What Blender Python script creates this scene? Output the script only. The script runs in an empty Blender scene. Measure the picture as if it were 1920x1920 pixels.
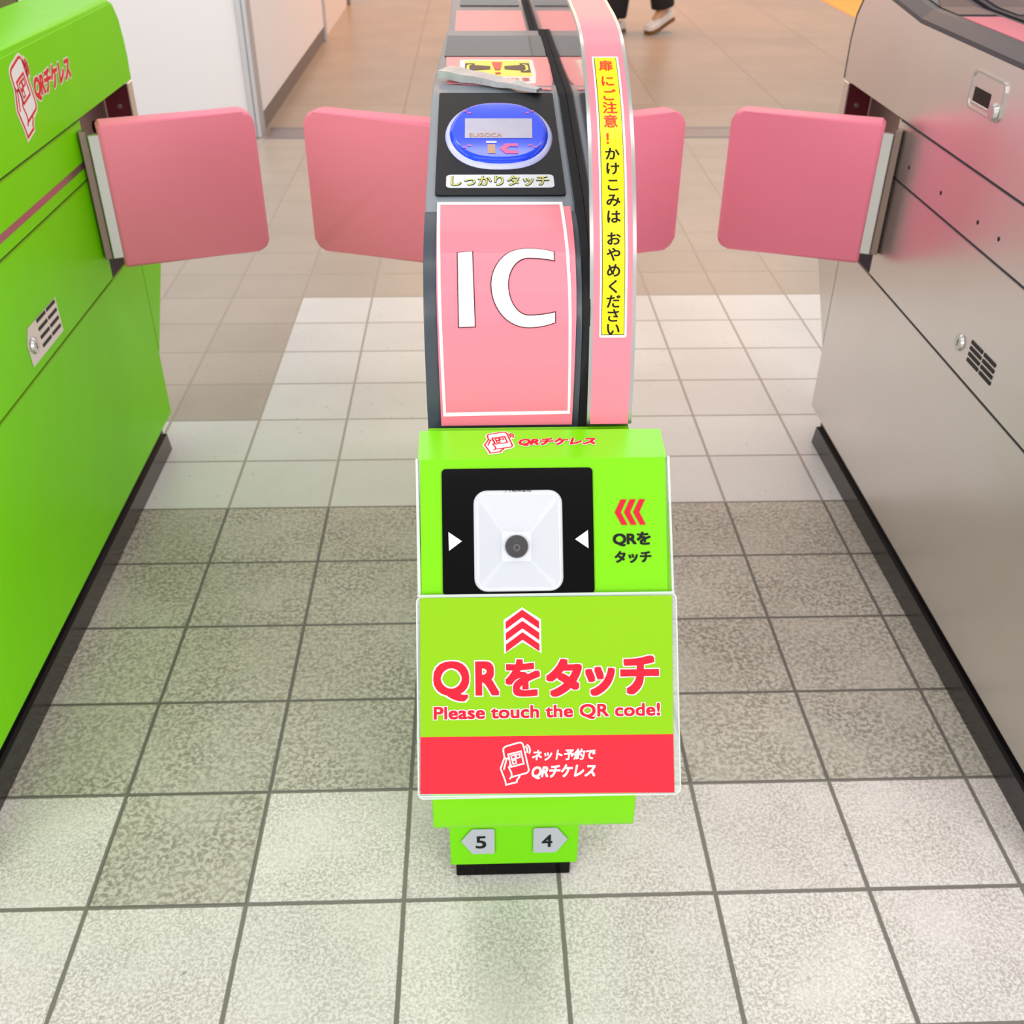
import bpy, bmesh, math, random
from math import sin, cos, pi, radians
from mathutils import Vector, Matrix
random.seed(7)
sc = bpy.context.scene
COL = sc.collection

# ---------------------------------------------------------------- camera, world, lamps, exposure
R = ((0.9994579805868155, -0.032375071481289354, 0.005966555782551611),
     (-0.013190697038991889, -0.5598936547180272, -0.8284594745176833),
     (0.030162071430033216, 0.8279317303697642, -0.5600172312473766))   # rows: right, down, forward
cam_d = bpy.data.cameras.new('camera'); cam = bpy.data.objects.new('camera', cam_d); COL.objects.link(cam)
cam.matrix_world = Matrix(((R[0][0], -R[1][0], -R[2][0], -0.0358),
                           (R[0][1], -R[1][1], -R[2][1], -0.8113),
                           (R[0][2], -R[1][2], -R[2][2], 1.1453), (0, 0, 0, 1)))
cam_d.sensor_width = 36; cam_d.lens = 1923.285 / 1920 * 36; cam_d.clip_start = 0.02; cam_d.clip_end = 60
cam_d.dof.use_dof = True; cam_d.dof.focus_distance = 0.92; cam_d.dof.aperture_fstop = 13.0
sc.camera = cam
sc.view_settings.view_transform = 'Standard'; sc.view_settings.look = 'None'
sc.view_settings.gamma = 1; sc.view_settings.use_curve_mapping = False
sc.view_settings.exposure = -0.10
w = bpy.data.worlds.new('hall_light'); sc.world = w; w.use_nodes = True
w.node_tree.nodes['Background'].inputs[0].default_value = (1.0, 0.985, 0.965, 1)
w.node_tree.nodes['Background'].inputs[1].default_value = 0.74

def area(name, loc, sx, sy, power, col, rot=(0, 0, 0)):
    l = bpy.data.lights.new(name, 'AREA'); l.shape = 'RECTANGLE'; l.size = sx; l.size_y = sy
    l.energy = power; l.color = col
    o = bpy.data.objects.new(name, l); o.location = loc; o.rotation_euler = rot; COL.objects.link(o); return o
for y in (-2.0, -0.1, 2.15, 3.9):
    area('ceiling_tube_light', (0.25, y, 2.75), 3.6, 0.30, 15, (1.0, 0.985, 0.955))
for y in (6.6, 8.6):
    area('ceiling_warm_light', (1.0, y, 2.75), 3.6, 0.5, 80, (1.0, 0.46, 0.20))
area('added_fill_light', (-3.0, -3.6, 2.05), 2.0, 1.6, 118, (1.0, 0.99, 0.97), (radians(74), 0, radians(-38)))  # unseen pair of fill lamps added behind the camera to brighten pads and steel
area('added_fill_light', (3.0, -3.6, 2.05), 2.0, 1.6, 118, (1.0, 0.99, 0.97), (radians(74), 0, radians(38)))
area('ceiling_daylight_tube', (-2.6, 1.6, 2.6), 0.3, 3.0, 14, (1.0, 0.98, 0.96), (0, radians(-25), 0))

# ---------------------------------------------------------------- materials
def lin(c):
    c /= 255.0
    return c / 12.92 if c <= 0.04045 else ((c + 0.055) / 1.055) ** 2.4
def rgb(r, g, b): return (lin(r), lin(g), lin(b), 1)
class N:
    def __init__(s, name):
        s.m = bpy.data.materials.new(name); s.m.use_nodes = True; s.t = s.m.node_tree
        s.b = s.t.nodes['Principled BSDF']
    def n(s, typ, **k):
        x = s.t.nodes.new(typ)
        for a, v in k.items():
            if isinstance(a, str) and hasattr(x, a): setattr(x, a, v)
        return x
    def l(s, a, b): s.t.links.new(a, b)
    def math(s, op, a, b=None, clamp=False):
        x = s.t.nodes.new('ShaderNodeMath'); x.operation = op; x.use_clamp = clamp
        for i, v in enumerate((a, b)):
            if v is None: continue
            if isinstance(v, (int, float)): x.inputs[i].default_value = v
            else: s.l(v, x.inputs[i])
        return x.outputs[0]
def mat(name, col, rough=0.4, metal=0.0, var=0.06, scale=14.0, bump=0.0, bscale=400.0, coat=0.0, spec=0.5, alpha=1.0, trans=0.0, emit=0.0, squash=None):
    q = N(name); b = q.b
    co = q.n('ShaderNodeTexCoord')
    src = co.outputs['Object']
    if squash:
        mp = q.n('ShaderNodeMapping'); mp.inputs['Scale'].default_value = squash; q.l(src, mp.inputs[0]); src = mp.outputs[0]
    nz = q.n('ShaderNodeTexNoise'); nz.inputs['Scale'].default_value = scale; nz.inputs['Detail'].default_value = 4; q.l(src, nz.inputs['Vector'])
    mr = q.n('ShaderNodeMapRange'); mr.inputs[3].default_value = 1 - var; mr.inputs[4].default_value = 1 + var; q.l(nz.outputs[0], mr.inputs[0])
    mx = q.n('ShaderNodeVectorMath'); mx.operation = 'SCALE'; mx.inputs[0].default_value = col[:3]; q.l(mr.outputs[0], mx.inputs['Scale'])
    q.l(mx.outputs[0], b.inputs['Base Color'])
    b.inputs['Roughness'].default_value = rough; b.inputs['Metallic'].default_value = metal
    b.inputs['Specular IOR Level'].default_value = spec
    b.inputs['Coat Weight'].default_value = coat; b.inputs['Coat Roughness'].default_value = 0.06
    b.inputs['Alpha'].default_value = alpha; b.inputs['Transmission Weight'].default_value = trans
    if emit:
        b.inputs['Emission Color'].default_value = col; b.inputs['Emission Strength'].default_value = emit
    if bump:
        n2 = q.n('ShaderNodeTexNoise'); n2.inputs['Scale'].default_value = bscale; n2.inputs['Detail'].default_value = 2; q.l(src, n2.inputs['Vector'])
        bp = q.n('ShaderNodeBump'); bp.inputs['Strength'].default_value = bump; bp.inputs['Distance'].default_value = 0.001
        q.l(n2.outputs[0], bp.inputs['Height']); q.l(bp.outputs[0], b.inputs['Normal'])
    return q.m
M = {}
M['green_wrap'] = mat('green_wrap', rgb(128, 222, 0), 0.34, var=.03, spec=.12)
M['green_sign'] = mat('green_sign', rgb(118, 205, 0), 0.36, var=.02, spec=.25)
M['green_top'] = mat('green_gloss', rgb(128, 226, 0), 0.24, var=.02, spec=.9)
M['green_card'] = mat('green_card', rgb(134, 190, 20), 0.22, var=.02, spec=.25)
M['green_low'] = mat('green_low', rgb(112, 208, 0), 0.4, var=.03, spec=.25)
M['red'] = mat('red_print', rgb(240, 42, 58), 0.25, var=.02, spec=.25)
M['red_ink'] = mat('red_ink', rgb(226, 28, 50), 0.35, var=.01, spec=.2)
M['orange_ink'] = mat('orange_red_ink', rgb(224, 50, 24), 0.35, var=.01)
M['white'] = mat('white_print', rgb(244, 244, 244), 0.35, var=.01)
M['cream'] = mat('cream_edge', rgb(246, 242, 220), 0.35, var=.01)
M['ink'] = mat('black_ink', rgb(22, 20, 22), 0.4, var=.02, spec=.2)
M['darkline'] = mat('dark_outline', rgb(80, 20, 40), 0.4, var=.02)
M['yellow'] = mat('yellow_sticker', rgb(252, 232, 0), 0.3, var=.02)
M['pale_plate'] = mat('pale_grey_plate', rgb(214, 218, 226), 0.35, var=.02)
M['plate_num'] = mat('grey_number_plate', rgb(172, 178, 186), 0.35, var=.03)
M['olive_ink'] = mat('yellow_green_ink', rgb(206, 206, 96), 0.4, var=.02)
M['pink_panel'] = mat('pink_panel', rgb(242, 130, 146), 0.3, var=.02, spec=.4)
M['pink_vinyl'] = mat('pink_vinyl', rgb(255, 138, 164), 0.42, var=.02, bump=.12, bscale=900, spec=.3)
M['steel'] = mat('brushed_steel', rgb(232, 227, 224), 0.30, 0.92, var=.05, scale=6)
M['steel_bright'] = mat('polished_edge', rgb(206, 206, 204), 0.25, 0.9, var=.02)
M['mirror'] = mat('polished_side', rgb(205, 196, 200), 0.07, 0.95, var=.02)
M['grey_plastic'] = mat('grey_plastic', rgb(120, 130, 140), 0.32, var=.06, scale=20, bump=.05)
M['frame_dark'] = mat('dark_frame', rgb(66, 73, 82), 0.3, var=.05, spec=.4)
M['trim_plastic'] = mat('dark_trim', rgb(72, 71, 78), 0.4, var=.04, spec=.3)
M['dark_glass'] = mat('dark_glass', rgb(78, 70, 68), 0.06, var=.05)
M['ic_black'] = mat('reader_black', rgb(26, 27, 31), 0.42, var=.12, scale=30, spec=.1)
M['black'] = mat('black_gloss', rgb(6, 5, 6), 0.18, var=.1, spec=.12)
M['brush'] = mat('black_brush', rgb(14, 14, 16), 0.85, var=.5, scale=300, bump=.6, bscale=500)
M['kick'] = mat('kick_plate', rgb(46, 42, 42), 0.22, var=.08)
M['blue'] = mat('blue_dome', rgb(16, 66, 240), 0.12, var=.05, emit=0.12)
M['lilac'] = mat('lilac_rim', rgb(196, 200, 245), 0.2, var=.02)
M['lcd'] = mat('display', rgb(188, 184, 206), 0.25, var=.1, scale=60, spec=.2)
M['rose_ink'] = mat('rose_ink', rgb(220, 90, 160), 0.4, var=.05)
M['amber_ink'] = mat('amber_ink', rgb(196, 150, 110), 0.4, var=.05)
M['maroon'] = mat('pad_reflection_metal', rgb(112, 48, 58), 0.35, 0.3, var=.08)  # pink pad's dark reflection painted into the bracket's base colour
M['recess'] = mat('recess_metal', rgb(150, 130, 122), 0.35, 0.7, var=.06)
M['pink_reflection_steel'] = mat('pink_reflection_steel', rgb(196, 150, 156), 0.3, 0.8, var=.05)  # bare steel, with a pink reflection put into its base colour
M['scanner'] = mat('scanner_white', rgb(202, 206, 213), 0.28, var=.01)
M['lens'] = mat('scanner_lens', rgb(62, 60, 62), 0.12, var=.3, scale=120)
M['lens_in'] = mat('lens_ring', rgb(96, 92, 94), 0.2, var=.1)
M['clear'] = mat('clear_acrylic', rgb(225, 235, 230), 0.06, var=.01, alpha=.30)
M['clear_edge'] = mat('acrylic_edge', rgb(220, 228, 224), 0.12, var=.02, alpha=.6)
M['wall'] = mat('white_board', rgb(240, 236, 238), 0.55, var=.02, scale=3)
M['wall_warm'] = mat('warm_board', rgb(232, 222, 220), 0.55, var=.03, scale=3)
M['wall_olive'] = mat('olive_wall', rgb(104, 104, 56), 0.6, var=.05)
M['base_dark'] = mat('dark_base', rgb(122, 108, 102), 0.5, var=.08)
M['alu'] = mat('aluminium', rgb(196, 196, 200), 0.35, 0.6, var=.05)
M['floor_strip'] = mat('floor_metal', rgb(140, 138, 142), 0.4, 0.5, var=.08, scale=8)
M['tactile'] = mat('orange_floor', rgb(250, 176, 60), 0.5, var=.05)
M['scuff'] = mat('scuffed_aluminium', rgb(178, 180, 183), 0.35, 0.35, var=.35, scale=60, bump=.3, bscale=300)
M['skin'] = mat('skin', rgb(205, 150, 110), 0.5, var=.04)
M['trouser'] = mat('black_cloth', rgb(18, 16, 18), 0.8, var=.2)
M['shirt'] = mat('grey_cloth', rgb(120, 120, 125), 0.8, var=.1)
M['hair'] = mat('dark_hair', rgb(30, 24, 22), 0.6, var=.2)
M['shoe'] = mat('white_shoe', rgb(226, 214, 205), 0.5, var=.04)
M['sole'] = mat('brown_sole', rgb(120, 76, 24), 0.6, var=.1)

def tile_mat(name, c_hi, c_lo, amount, px, py, ox, oy, gw, gcol, worm=260, rough=.34, lowvar=.05, tint=.04):
    q = N(name); b = q.b
    geo = q.n('ShaderNodeNewGeometry'); P = geo.outputs['Position']
    sp = q.n('ShaderNodeSeparateXYZ'); q.l(P, sp.inputs[0])
    def edge(o, p, off):
        u = q.math('DIVIDE', q.math('SUBTRACT', o, off), p)
        f = q.math('FRACT', u); d = q.math('MINIMUM', f, q.math('SUBTRACT', 1.0, f))
        return q.math('MULTIPLY', d, p), q.math('FLOOR', u)
    nzw = q.n('ShaderNodeTexNoise'); nzw.inputs['Scale'].default_value = 90; q.l(P, nzw.inputs['Vector'])
    dx, ix = edge(sp.outputs[0], px, ox); dy, iy = edge(sp.outputs[1], py, oy)
    d = q.math('MINIMUM', dx, dy)
    d = q.math('ADD', d, q.math('MULTIPLY', q.math('SUBTRACT', nzw.outputs[0], .5), gw * .5))
    g = q.n('ShaderNodeMapRange'); g.interpolation_type = 'SMOOTHSTEP'
    g.inputs[1].default_value = gw * .75; g.inputs[2].default_value = gw * 1.35; q.l(d, g.inputs[0])   # 0 grout, 1 tile
    wn = q.n('ShaderNodeTexWhiteNoise'); wn.noise_dimensions = '2D'
    cb = q.n('ShaderNodeCombineXYZ'); q.l(ix, cb.inputs[0]); q.l(iy, cb.inputs[1]); q.l(cb.outputs[0], wn.inputs['Vector'])
    # worm like mottling
    n1 = q.n('ShaderNodeTexNoise'); n1.inputs['Scale'].default_value = worm; n1.inputs['Detail'].default_value = 2.5; n1.inputs['Distortion'].default_value = .6; q.l(P, n1.inputs['Vector'])
    r1 = q.n('ShaderNodeMapRange'); r1.inputs[1].default_value = .40; r1.inputs[2].default_value = .60; q.l(n1.outputs[0], r1.inputs[0])
    n2 = q.n('ShaderNodeTexNoise'); n2.inputs['Scale'].default_value = 9; n2.inputs['Detail'].default_value = 3; q.l(P, n2.inputs['Vector'])
    mk = q.n('ShaderNodeMapRange'); mk.inputs[1].default_value = .35; mk.inputs[2].default_value = .6; mk.inputs[3].default_value = .55; mk.inputs[4].default_value = 1.; q.l(n2.outputs[0], mk.inputs[0])
    fac = q.math('MULTIPLY', q.math('MULTIPLY', q.math('SUBTRACT', 1.0, r1.outputs[0]), amount), mk.outputs[0])
    m1 = q.n('ShaderNodeMix', data_type='RGBA'); m1.data_type = 'RGBA'
    m1.inputs[6].default_value = c_hi; m1.inputs[7].default_value = c_lo; q.l(fac, m1.inputs[0])
    tv = q.n('ShaderNodeMapRange'); tv.inputs[3].default_value = 1 - tint; tv.inputs[4].default_value = 1 + tint; q.l(wn.outputs[0], tv.inputs[0])
    n3 = q.n('ShaderNodeTexNoise'); n3.inputs['Scale'].default_value = 3.2; n3.inputs['Detail'].default_value = 4; q.l(P, n3.inputs['Vector'])
    lv = q.n('ShaderNodeMapRange'); lv.inputs[1].default_value = .3; lv.inputs[2].default_value = .7; lv.inputs[3].default_value = 1 - lowvar; lv.inputs[4].default_value = 1 + lowvar; q.l(n3.outputs[0], lv.inputs[0])
    # dirt and the body's soft shadow, both painted in front of the machine foot
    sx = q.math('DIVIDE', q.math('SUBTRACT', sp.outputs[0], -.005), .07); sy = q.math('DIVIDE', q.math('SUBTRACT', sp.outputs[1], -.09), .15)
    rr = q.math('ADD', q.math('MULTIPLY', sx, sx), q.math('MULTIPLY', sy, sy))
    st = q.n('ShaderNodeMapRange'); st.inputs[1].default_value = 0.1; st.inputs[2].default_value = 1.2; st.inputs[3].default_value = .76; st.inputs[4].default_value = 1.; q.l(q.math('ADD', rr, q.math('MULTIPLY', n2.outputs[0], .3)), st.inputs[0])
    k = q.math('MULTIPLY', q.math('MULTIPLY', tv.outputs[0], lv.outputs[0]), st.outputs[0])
    # tiny dark specks
    vo = q.n('ShaderNodeTexVoronoi'); vo.inputs['Scale'].default_value = 26; q.l(P, vo.inputs['Vector'])
    spk = q.n('ShaderNodeMapRange'); spk.inputs[1].default_value = .05; spk.inputs[2].default_value = .09; spk.inputs[3].default_value = .7; spk.inputs[4].default_value = 1.; q.l(vo.outputs['Distance'], spk.inputs[0])
    k = q.math('MULTIPLY', k, spk.outputs[0])
    vs = q.n('ShaderNodeVectorMath'); vs.operation = 'SCALE'; q.l(m1.outputs[2], vs.inputs[0]); q.l(k, vs.inputs['Scale'])
    m2 = q.n('ShaderNodeMix'); m2.data_type = 'RGBA'; m2.inputs[6].default_value = gcol; q.l(vs.outputs[0], m2.inputs[7]); q.l(g.outputs[0], m2.inputs[0])
    q.l(m2.outputs[2], b.inputs['Base Color'])
    b.inputs['Roughness'].default_value = rough; b.inputs['Specular IOR Level'].default_value = .35
    bp = q.n('ShaderNodeBump'); bp.inputs['Strength'].default_value = .5; bp.inputs['Distance'].default_value = .0015
    hh = q.math('ADD', g.outputs[0], q.math('MULTIPLY', n1.outputs[0], .12)); q.l(hh, bp.inputs['Height']); q.l(bp.outputs[0], b.inputs['Normal'])
    return q.m
TX, TY = .2, .2 * .908003; OX = -.5407
grout = rgb(120, 116, 110)
M['tile_light'] = tile_mat('tile_light', rgb(226, 221, 217), rgb(172, 164, 158), .8, TX, TY, OX, 0, .0028, grout)
M['tile_white'] = tile_mat('tile_white', rgb(218, 217, 215), rgb(200, 198, 194), .5, TX, TY, OX, 0, .0026, rgb(160, 154, 144))
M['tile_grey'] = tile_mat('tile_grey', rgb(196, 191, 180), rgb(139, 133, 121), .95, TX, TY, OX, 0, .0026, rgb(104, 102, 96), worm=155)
M['tile_beige'] = tile_mat('tile_beige', rgb(178, 167, 155), rgb(160, 149, 137), .6, TX, TY, OX, 0, .0026, rgb(160, 148, 136))
M['tile_far'] = tile_mat('tile_far', rgb(168, 153, 137), rgb(153, 138, 122), .6, .607, .6, -.375, 6.19, .004, rgb(150, 130, 114), worm=60, lowvar=.07)

# ---------------------------------------------------------------- mesh helpers
def root_loc(o):
    v = Vector((0, 0, 0))
    while o is not None:
        v += o.location; o = o.parent
    return v
def obj(name, bm, m, parent=None, smooth=False, label=None):
    me = bpy.data.meshes.new(name)
    bmesh.ops.recalc_face_normals(bm, faces=bm.faces)
    bm.to_mesh(me); bm.free()
    if parent is not None: me.transform(Matrix.Translation(-root_loc(parent)))
    for x in (m if isinstance(m, (list, tuple)) else [m]): me.materials.append(M[x] if isinstance(x, str) else x)
    if smooth:
        for p in me.polygons: p.use_smooth = True
        try: me.set_sharp_from_angle(angle=radians(38))
        except Exception: pass
    o = bpy.data.objects.new(name, me); COL.objects.link(o)
    if parent is not None: o.parent = parent
    if label: o['label'] = label
    return o
def thing(name, label, cat, loc=(0, 0, 0), group=None):
    o = bpy.data.objects.new(name, None); COL.objects.link(o); o.location = loc; o.empty_display_size = .1
    o['label'] = label; o['category'] = cat
    if group: o['group'] = group
    return o
def struct(name, bm, m, smooth=False):
    o = obj(name, bm, m, None, smooth); o['kind'] = 'structure'; return o
def box(bm, x0, x1, y0, y1, z0, z1, bev=0, seg=2):
    v = [bm.verts.new((x, y, z)) for x in (x0, x1) for y in (y0, y1) for z in (z0, z1)]
    f = [(0, 1, 3, 2), (4, 6, 7, 5), (0, 4, 5, 1), (2, 3, 7, 6), (0, 2, 6, 4), (1, 5, 7, 3)]
    fs = [bm.faces.new([v[i] for i in q]) for q in f]
    if bev:
        es = list({e for q in fs for e in q.edges})
        bmesh.ops.bevel(bm, geom=es, offset=bev, segments=seg, affect='EDGES', profile=.5)
    return bm
def prism(bm, pts, fmap, d0, d1, bev=0, seg=2):
    """polygon pts (a,b) extruded between depths d0,d1; fmap(a,b,d)->xyz"""
    A = [bm.verts.new(fmap(a, b, d0)) for a, b in pts]; B = [bm.verts.new(fmap(a, b, d1)) for a, b in pts]
    n = len(pts); fs = [bm.faces.new(A), bm.faces.new(B[::-1])]
    for i in range(n): fs.append(bm.faces.new((A[i], B[i], B[(i + 1) % n], A[(i + 1) % n])))
    if bev:
        es = list({e for q in fs[:2] for e in q.edges})
        bmesh.ops.bevel(bm, geom=es, offset=bev, segments=seg, affect='EDGES', profile=.5, clamp_overlap=True)
    return bm
YZ = lambda a, b, d: (d, a, b)
def nb(): return bmesh.new()
def cyl(bm, c, ax, r0, r1, h, n=24, cap=True):
    """frustum from c along unit axis ax"""
    ax = Vector(ax).normalized(); t = ax.orthogonal().normalized(); s = ax.cross(t); c = Vector(c)
    A = [bm.verts.new(c + (t * cos(2 * pi * i / n) + s * sin(2 * pi * i / n)) * r0) for i in range(n)]
    B = [bm.verts.new(c + ax * h + (t * cos(2 * pi * i / n) + s * sin(2 * pi * i / n)) * r1) for i in range(n)]
    for i in range(n): bm.faces.new((A[i], A[(i + 1) % n], B[(i + 1) % n], B[i]))
    if cap: bm.faces.new(A[::-1]); bm.faces.new(B)
    return bm
def rrect(x0, x1, y0, y1, r, n=6):
    pts = []
    for cx, cy, a0 in ((x1 - r, y1 - r, 0), (x0 + r, y1 - r, 90), (x0 + r, y0 + r, 180), (x1 - r, y0 + r, 270)):
        for i in range(n + 1):
            a = radians(a0 + 90 * i / n); pts.append((cx + r * cos(a), cy + r * sin(a)))
    return pts

# 2D surfaces: map (x, s, lift) -> 3D
def plane_map(o, ds, dx=(1, 0, 0)):
    o = Vector(o); ds = Vector(ds).normalized(); dx = Vector(dx).normalized(); n = ds.cross(dx).normalized()
    return (lambda x, s, l: o + dx * x + ds * s + n * l)
class Prof:
    def __init__(self, P):
        self.P = [Vector(p) for p in P]; self.L = [0]
        for a, b in zip(self.P[:-1], self.P[1:]): self.L.append(self.L[-1] + (b - a).length)
        self.nr = []
        seg = [(b - a).normalized() for a, b in zip(self.P[:-1], self.P[1:])]
        for i in range(len(self.P)):
            t = seg[0] if i == 0 else seg[-1] if i == len(seg) else (seg[i - 1] + seg[i]).normalized()
            self.nr.append(Vector((-t.y, t.x)))
    def at(self, s, l):
        s = max(0, min(self.L[-1] - 1e-9, s)); i = 0
        while i < len(self.P) - 2 and s > self.L[i + 1]: i += 1
        k = (s - self.L[i]) / (self.L[i + 1] - self.L[i])
        p = self.P[i].lerp(self.P[i + 1], k); n = self.nr[i].lerp(self.nr[i + 1], k).normalized()
        return p + n * l
    def map(self): return lambda x, s, l: (x, *self.at(s, l))
def smooth_prof(P, it=2):
    for _ in range(it):
        Q = [P[0]]
        for a, b in zip(P[:-1], P[1:]):
            Q += [(a[0] * .78 + b[0] * .22, a[1] * .78 + b[1] * .22), (a[0] * .22 + b[0] * .78, a[1] * .22 + b[1] * .78)]
        Q.append(P[-1]); P = Q
    return P
def cut(bm, step, axis=1):
    """slice a flat (x,s) mesh so it can bend along s"""
    vs = [v.co[axis] for v in bm.verts]
    if not vs: return
    a, b = min(vs), max(vs); k = a + step
    while k < b:
        co = [0, 0, 0]; co[axis] = k; no = [0, 0, 0]; no[axis] = 1
        bmesh.ops.bisect_plane(bm, geom=bm.verts[:] + bm.edges[:] + bm.faces[:], plane_co=co, plane_no=no, dist=1e-7)
        k += step
def lay(bm, fm, lift, thick=0.0, step=0):
    """bend a flat (x,s,0) mesh onto a surface; optional thickness"""
    if step: cut(bm, step)
    if thick:
        r = bmesh.ops.extrude_face_region(bm, geom=bm.faces[:])
        top = [v for v in r['geom'] if isinstance(v, bmesh.types.BMVert)]
        for v in top: v.co.z = thick
    for v in bm.verts:
        v.co = fm(v.co.x, v.co.y, lift + v.co.z)
    return bm
def poly2(bm, pts):
    bm.faces.new([bm.verts.new((a, b, 0)) for a, b in pts]); return bm
def polyhole(bm, outer, holes):
    es = []
    for loop in [outer] + holes:
        vs = [bm.verts.new((a, b, 0)) for a, b in loop]
        for i in range(len(vs)): es.append(bm.edges.new((vs[i], vs[(i + 1) % len(vs)])))
    bmesh.ops.triangle_fill(bm, use_beauty=True, edges=es); return bm
def ring(bm, outer, inner):
    A = [bm.verts.new((a, b, 0)) for a, b in outer]; B = [bm.verts.new((a, b, 0)) for a, b in inner]; n = len(A)
    for i in range(n): bm.faces.new((A[i], A[(i + 1) % n], B[(i + 1) % n], B[i]))
    return bm
def stroke(bm, pts, w, closed=False):
    P = [Vector((a, b)) for a, b in pts]; n = len(P); Lf = []; Rt = []
    for i in range(n):
        if closed: d0 = (P[i] - P[i - 1]).normalized(); d1 = (P[(i + 1) % n] - P[i]).normalized()
        else:
            d0 = (P[i] - P[i - 1]).normalized() if i else (P[1] - P[0]).normalized()
            d1 = (P[i + 1] - P[i]).normalized() if i < n - 1 else d0
        t = (d0 + d1).normalized() if (d0 + d1).length > 1e-6 else d0
        nn = Vector((-t.y, t.x)); k = w / 2 / max(.5, abs(nn.dot(Vector((-d1.y, d1.x)))))
        Lf.append(bm.verts.new((*(P[i] + nn * k), 0))); Rt.append(bm.verts.new((*(P[i] - nn * k), 0)))
    for i in range(n if closed else n - 1):
        j = (i + 1) % n; bm.faces.new((Lf[i], Lf[j], Rt[j], Rt[i]))
    return bm

_tc = {}
def glyph(text, off, shear=0, space=1.0):
    key = (text, round(off, 4), shear, space)
    if key in _tc: return _tc[key]
    c = bpy.data.curves.new('t', 'FONT'); c.body = text; c.size = 1; c.dimensions = '2D'; c.fill_mode = 'BOTH'
    c.offset = off; c.shear = shear; c.space_character = space; c.resolution_u = 5
    o = bpy.data.objects.new('t', c); COL.objects.link(o)
    bpy.context.view_layer.update()
    dg = bpy.context.evaluated_depsgraph_get(); me = bpy.data.meshes.new_from_object(o.evaluated_get(dg))
    V = [(v.co.x, v.co.y) for v in me.vertices]; Fc = [tuple(p.vertices) for p in me.polygons]
    bpy.data.objects.remove(o); bpy.data.curves.remove(c); bpy.data.meshes.remove(me)
    _tc[key] = (V, Fc); return V, Fc
def text_bm(bm, text, bx, off=0.0, extra=0.0, shear=0, space=1.0, flip=-1):
    """fit text into bx=(x0,x1,stop,sbottom); off = stroke weight added, extra = outline beyond it (em units)"""
    V, Fc = glyph(text, 0, shear, space)
    xs = [v[0] for v in V]; ys = [v[1] for v in V]
    a, b, c, d = min(xs) - off, max(xs) + off, min(ys) - off, max(ys) + off
    kx = (bx[1] - bx[0]) / (b - a); ky = (bx[3] - bx[2]) / (d - c); r = off + extra
    sh = [(0, 0)] if r == 0 else [(r * .9 * i, r * .9 * j) for i in (-1, -.35, .35, 1) for j in (-1, -.35, .35, 1) if max(abs(i), abs(j)) == 1] + ([(r * .5 * cos(pi * i / 2), r * .5 * sin(pi * i / 2)) for i in range(4)] if r > .04 else [])
    for k, (ox, oy) in enumerate(sh):
        vs = [bm.verts.new((bx[0] + (x + ox - a) * kx, bx[2] + (d - y - oy) * ky, k * 2.5e-6)) for x, y in V]
        for f in Fc:
            try: bm.faces.new([vs[i] for i in f])
            except ValueError: pass
    return bm
def letter(name, text, bx, fm, lift, m, parent, off=0.0, extra=0.0, shear=0, space=1.0, step=0, label=None):
    bm = text_bm(nb(), text, bx, off, extra, shear, space)
    return obj(name, lay(bm, fm, lift, 0, step), m, parent, label=label)

# the pictogram of a hand holding a phone, in a unit frame (0..1 wide, 0..1.385 high, y down)
def U(p): return [((x - 375) / 460.0, (y - 108) / 460.0) for x, y in p]
def arc(cx, cy, r, a0, a1, n=5): return [(cx + r * cos(radians(a0 + (a1 - a0) * i / n)), cy + r * sin(radians(a0 + (a1 - a0) * i / n))) for i in range(n + 1)]
IC_PHONE = U([(445, 335), (428, 235), (430, 205), (448, 182), (475, 168), (660, 118), (695, 118), (718, 135), (730, 165), (802, 500), (804, 535), (788, 560), (765, 572), (550, 625)])
IC_HAND = U([(500, 345), (468, 355), (445, 335), (384, 495), (452, 680), (462, 738), (622, 702), (628, 665), (655, 640), (672, 605)])
IC_THUMB = U([(500, 345), (520, 375), (528, 410), (530, 455), (508, 480), (522, 515), (545, 560), (550, 610), (540, 630), (515, 655)])
IC_FING = U([(475, 360), (455, 430), (432, 515)])
IC_SCREEN = U([(502, 290), (692, 248), (732, 430), (545, 475)])
IC_SQ = [U([(545, 312), (600, 300), (612, 352), (556, 364)]), U([(615, 298), (668, 286), (678, 336), (626, 348)]), U([(562, 382), (612, 370), (622, 420), (572, 432)])]
IC_ARCS = [U([(757, 172), (785, 205), (792, 240), (780, 270)]), U([(782, 148), (815, 180), (832, 235), (815, 285)])]
IC_FILL = U([(428, 235), (430, 205), (448, 182), (475, 168), (660, 118), (695, 118), (718, 135), (730, 165), (802, 500), (804, 535), (788, 560), (765, 572), (672, 605), (655, 640), (628, 665), (622, 702), (462, 738), (452, 680), (384, 495), (445, 335)])
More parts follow.
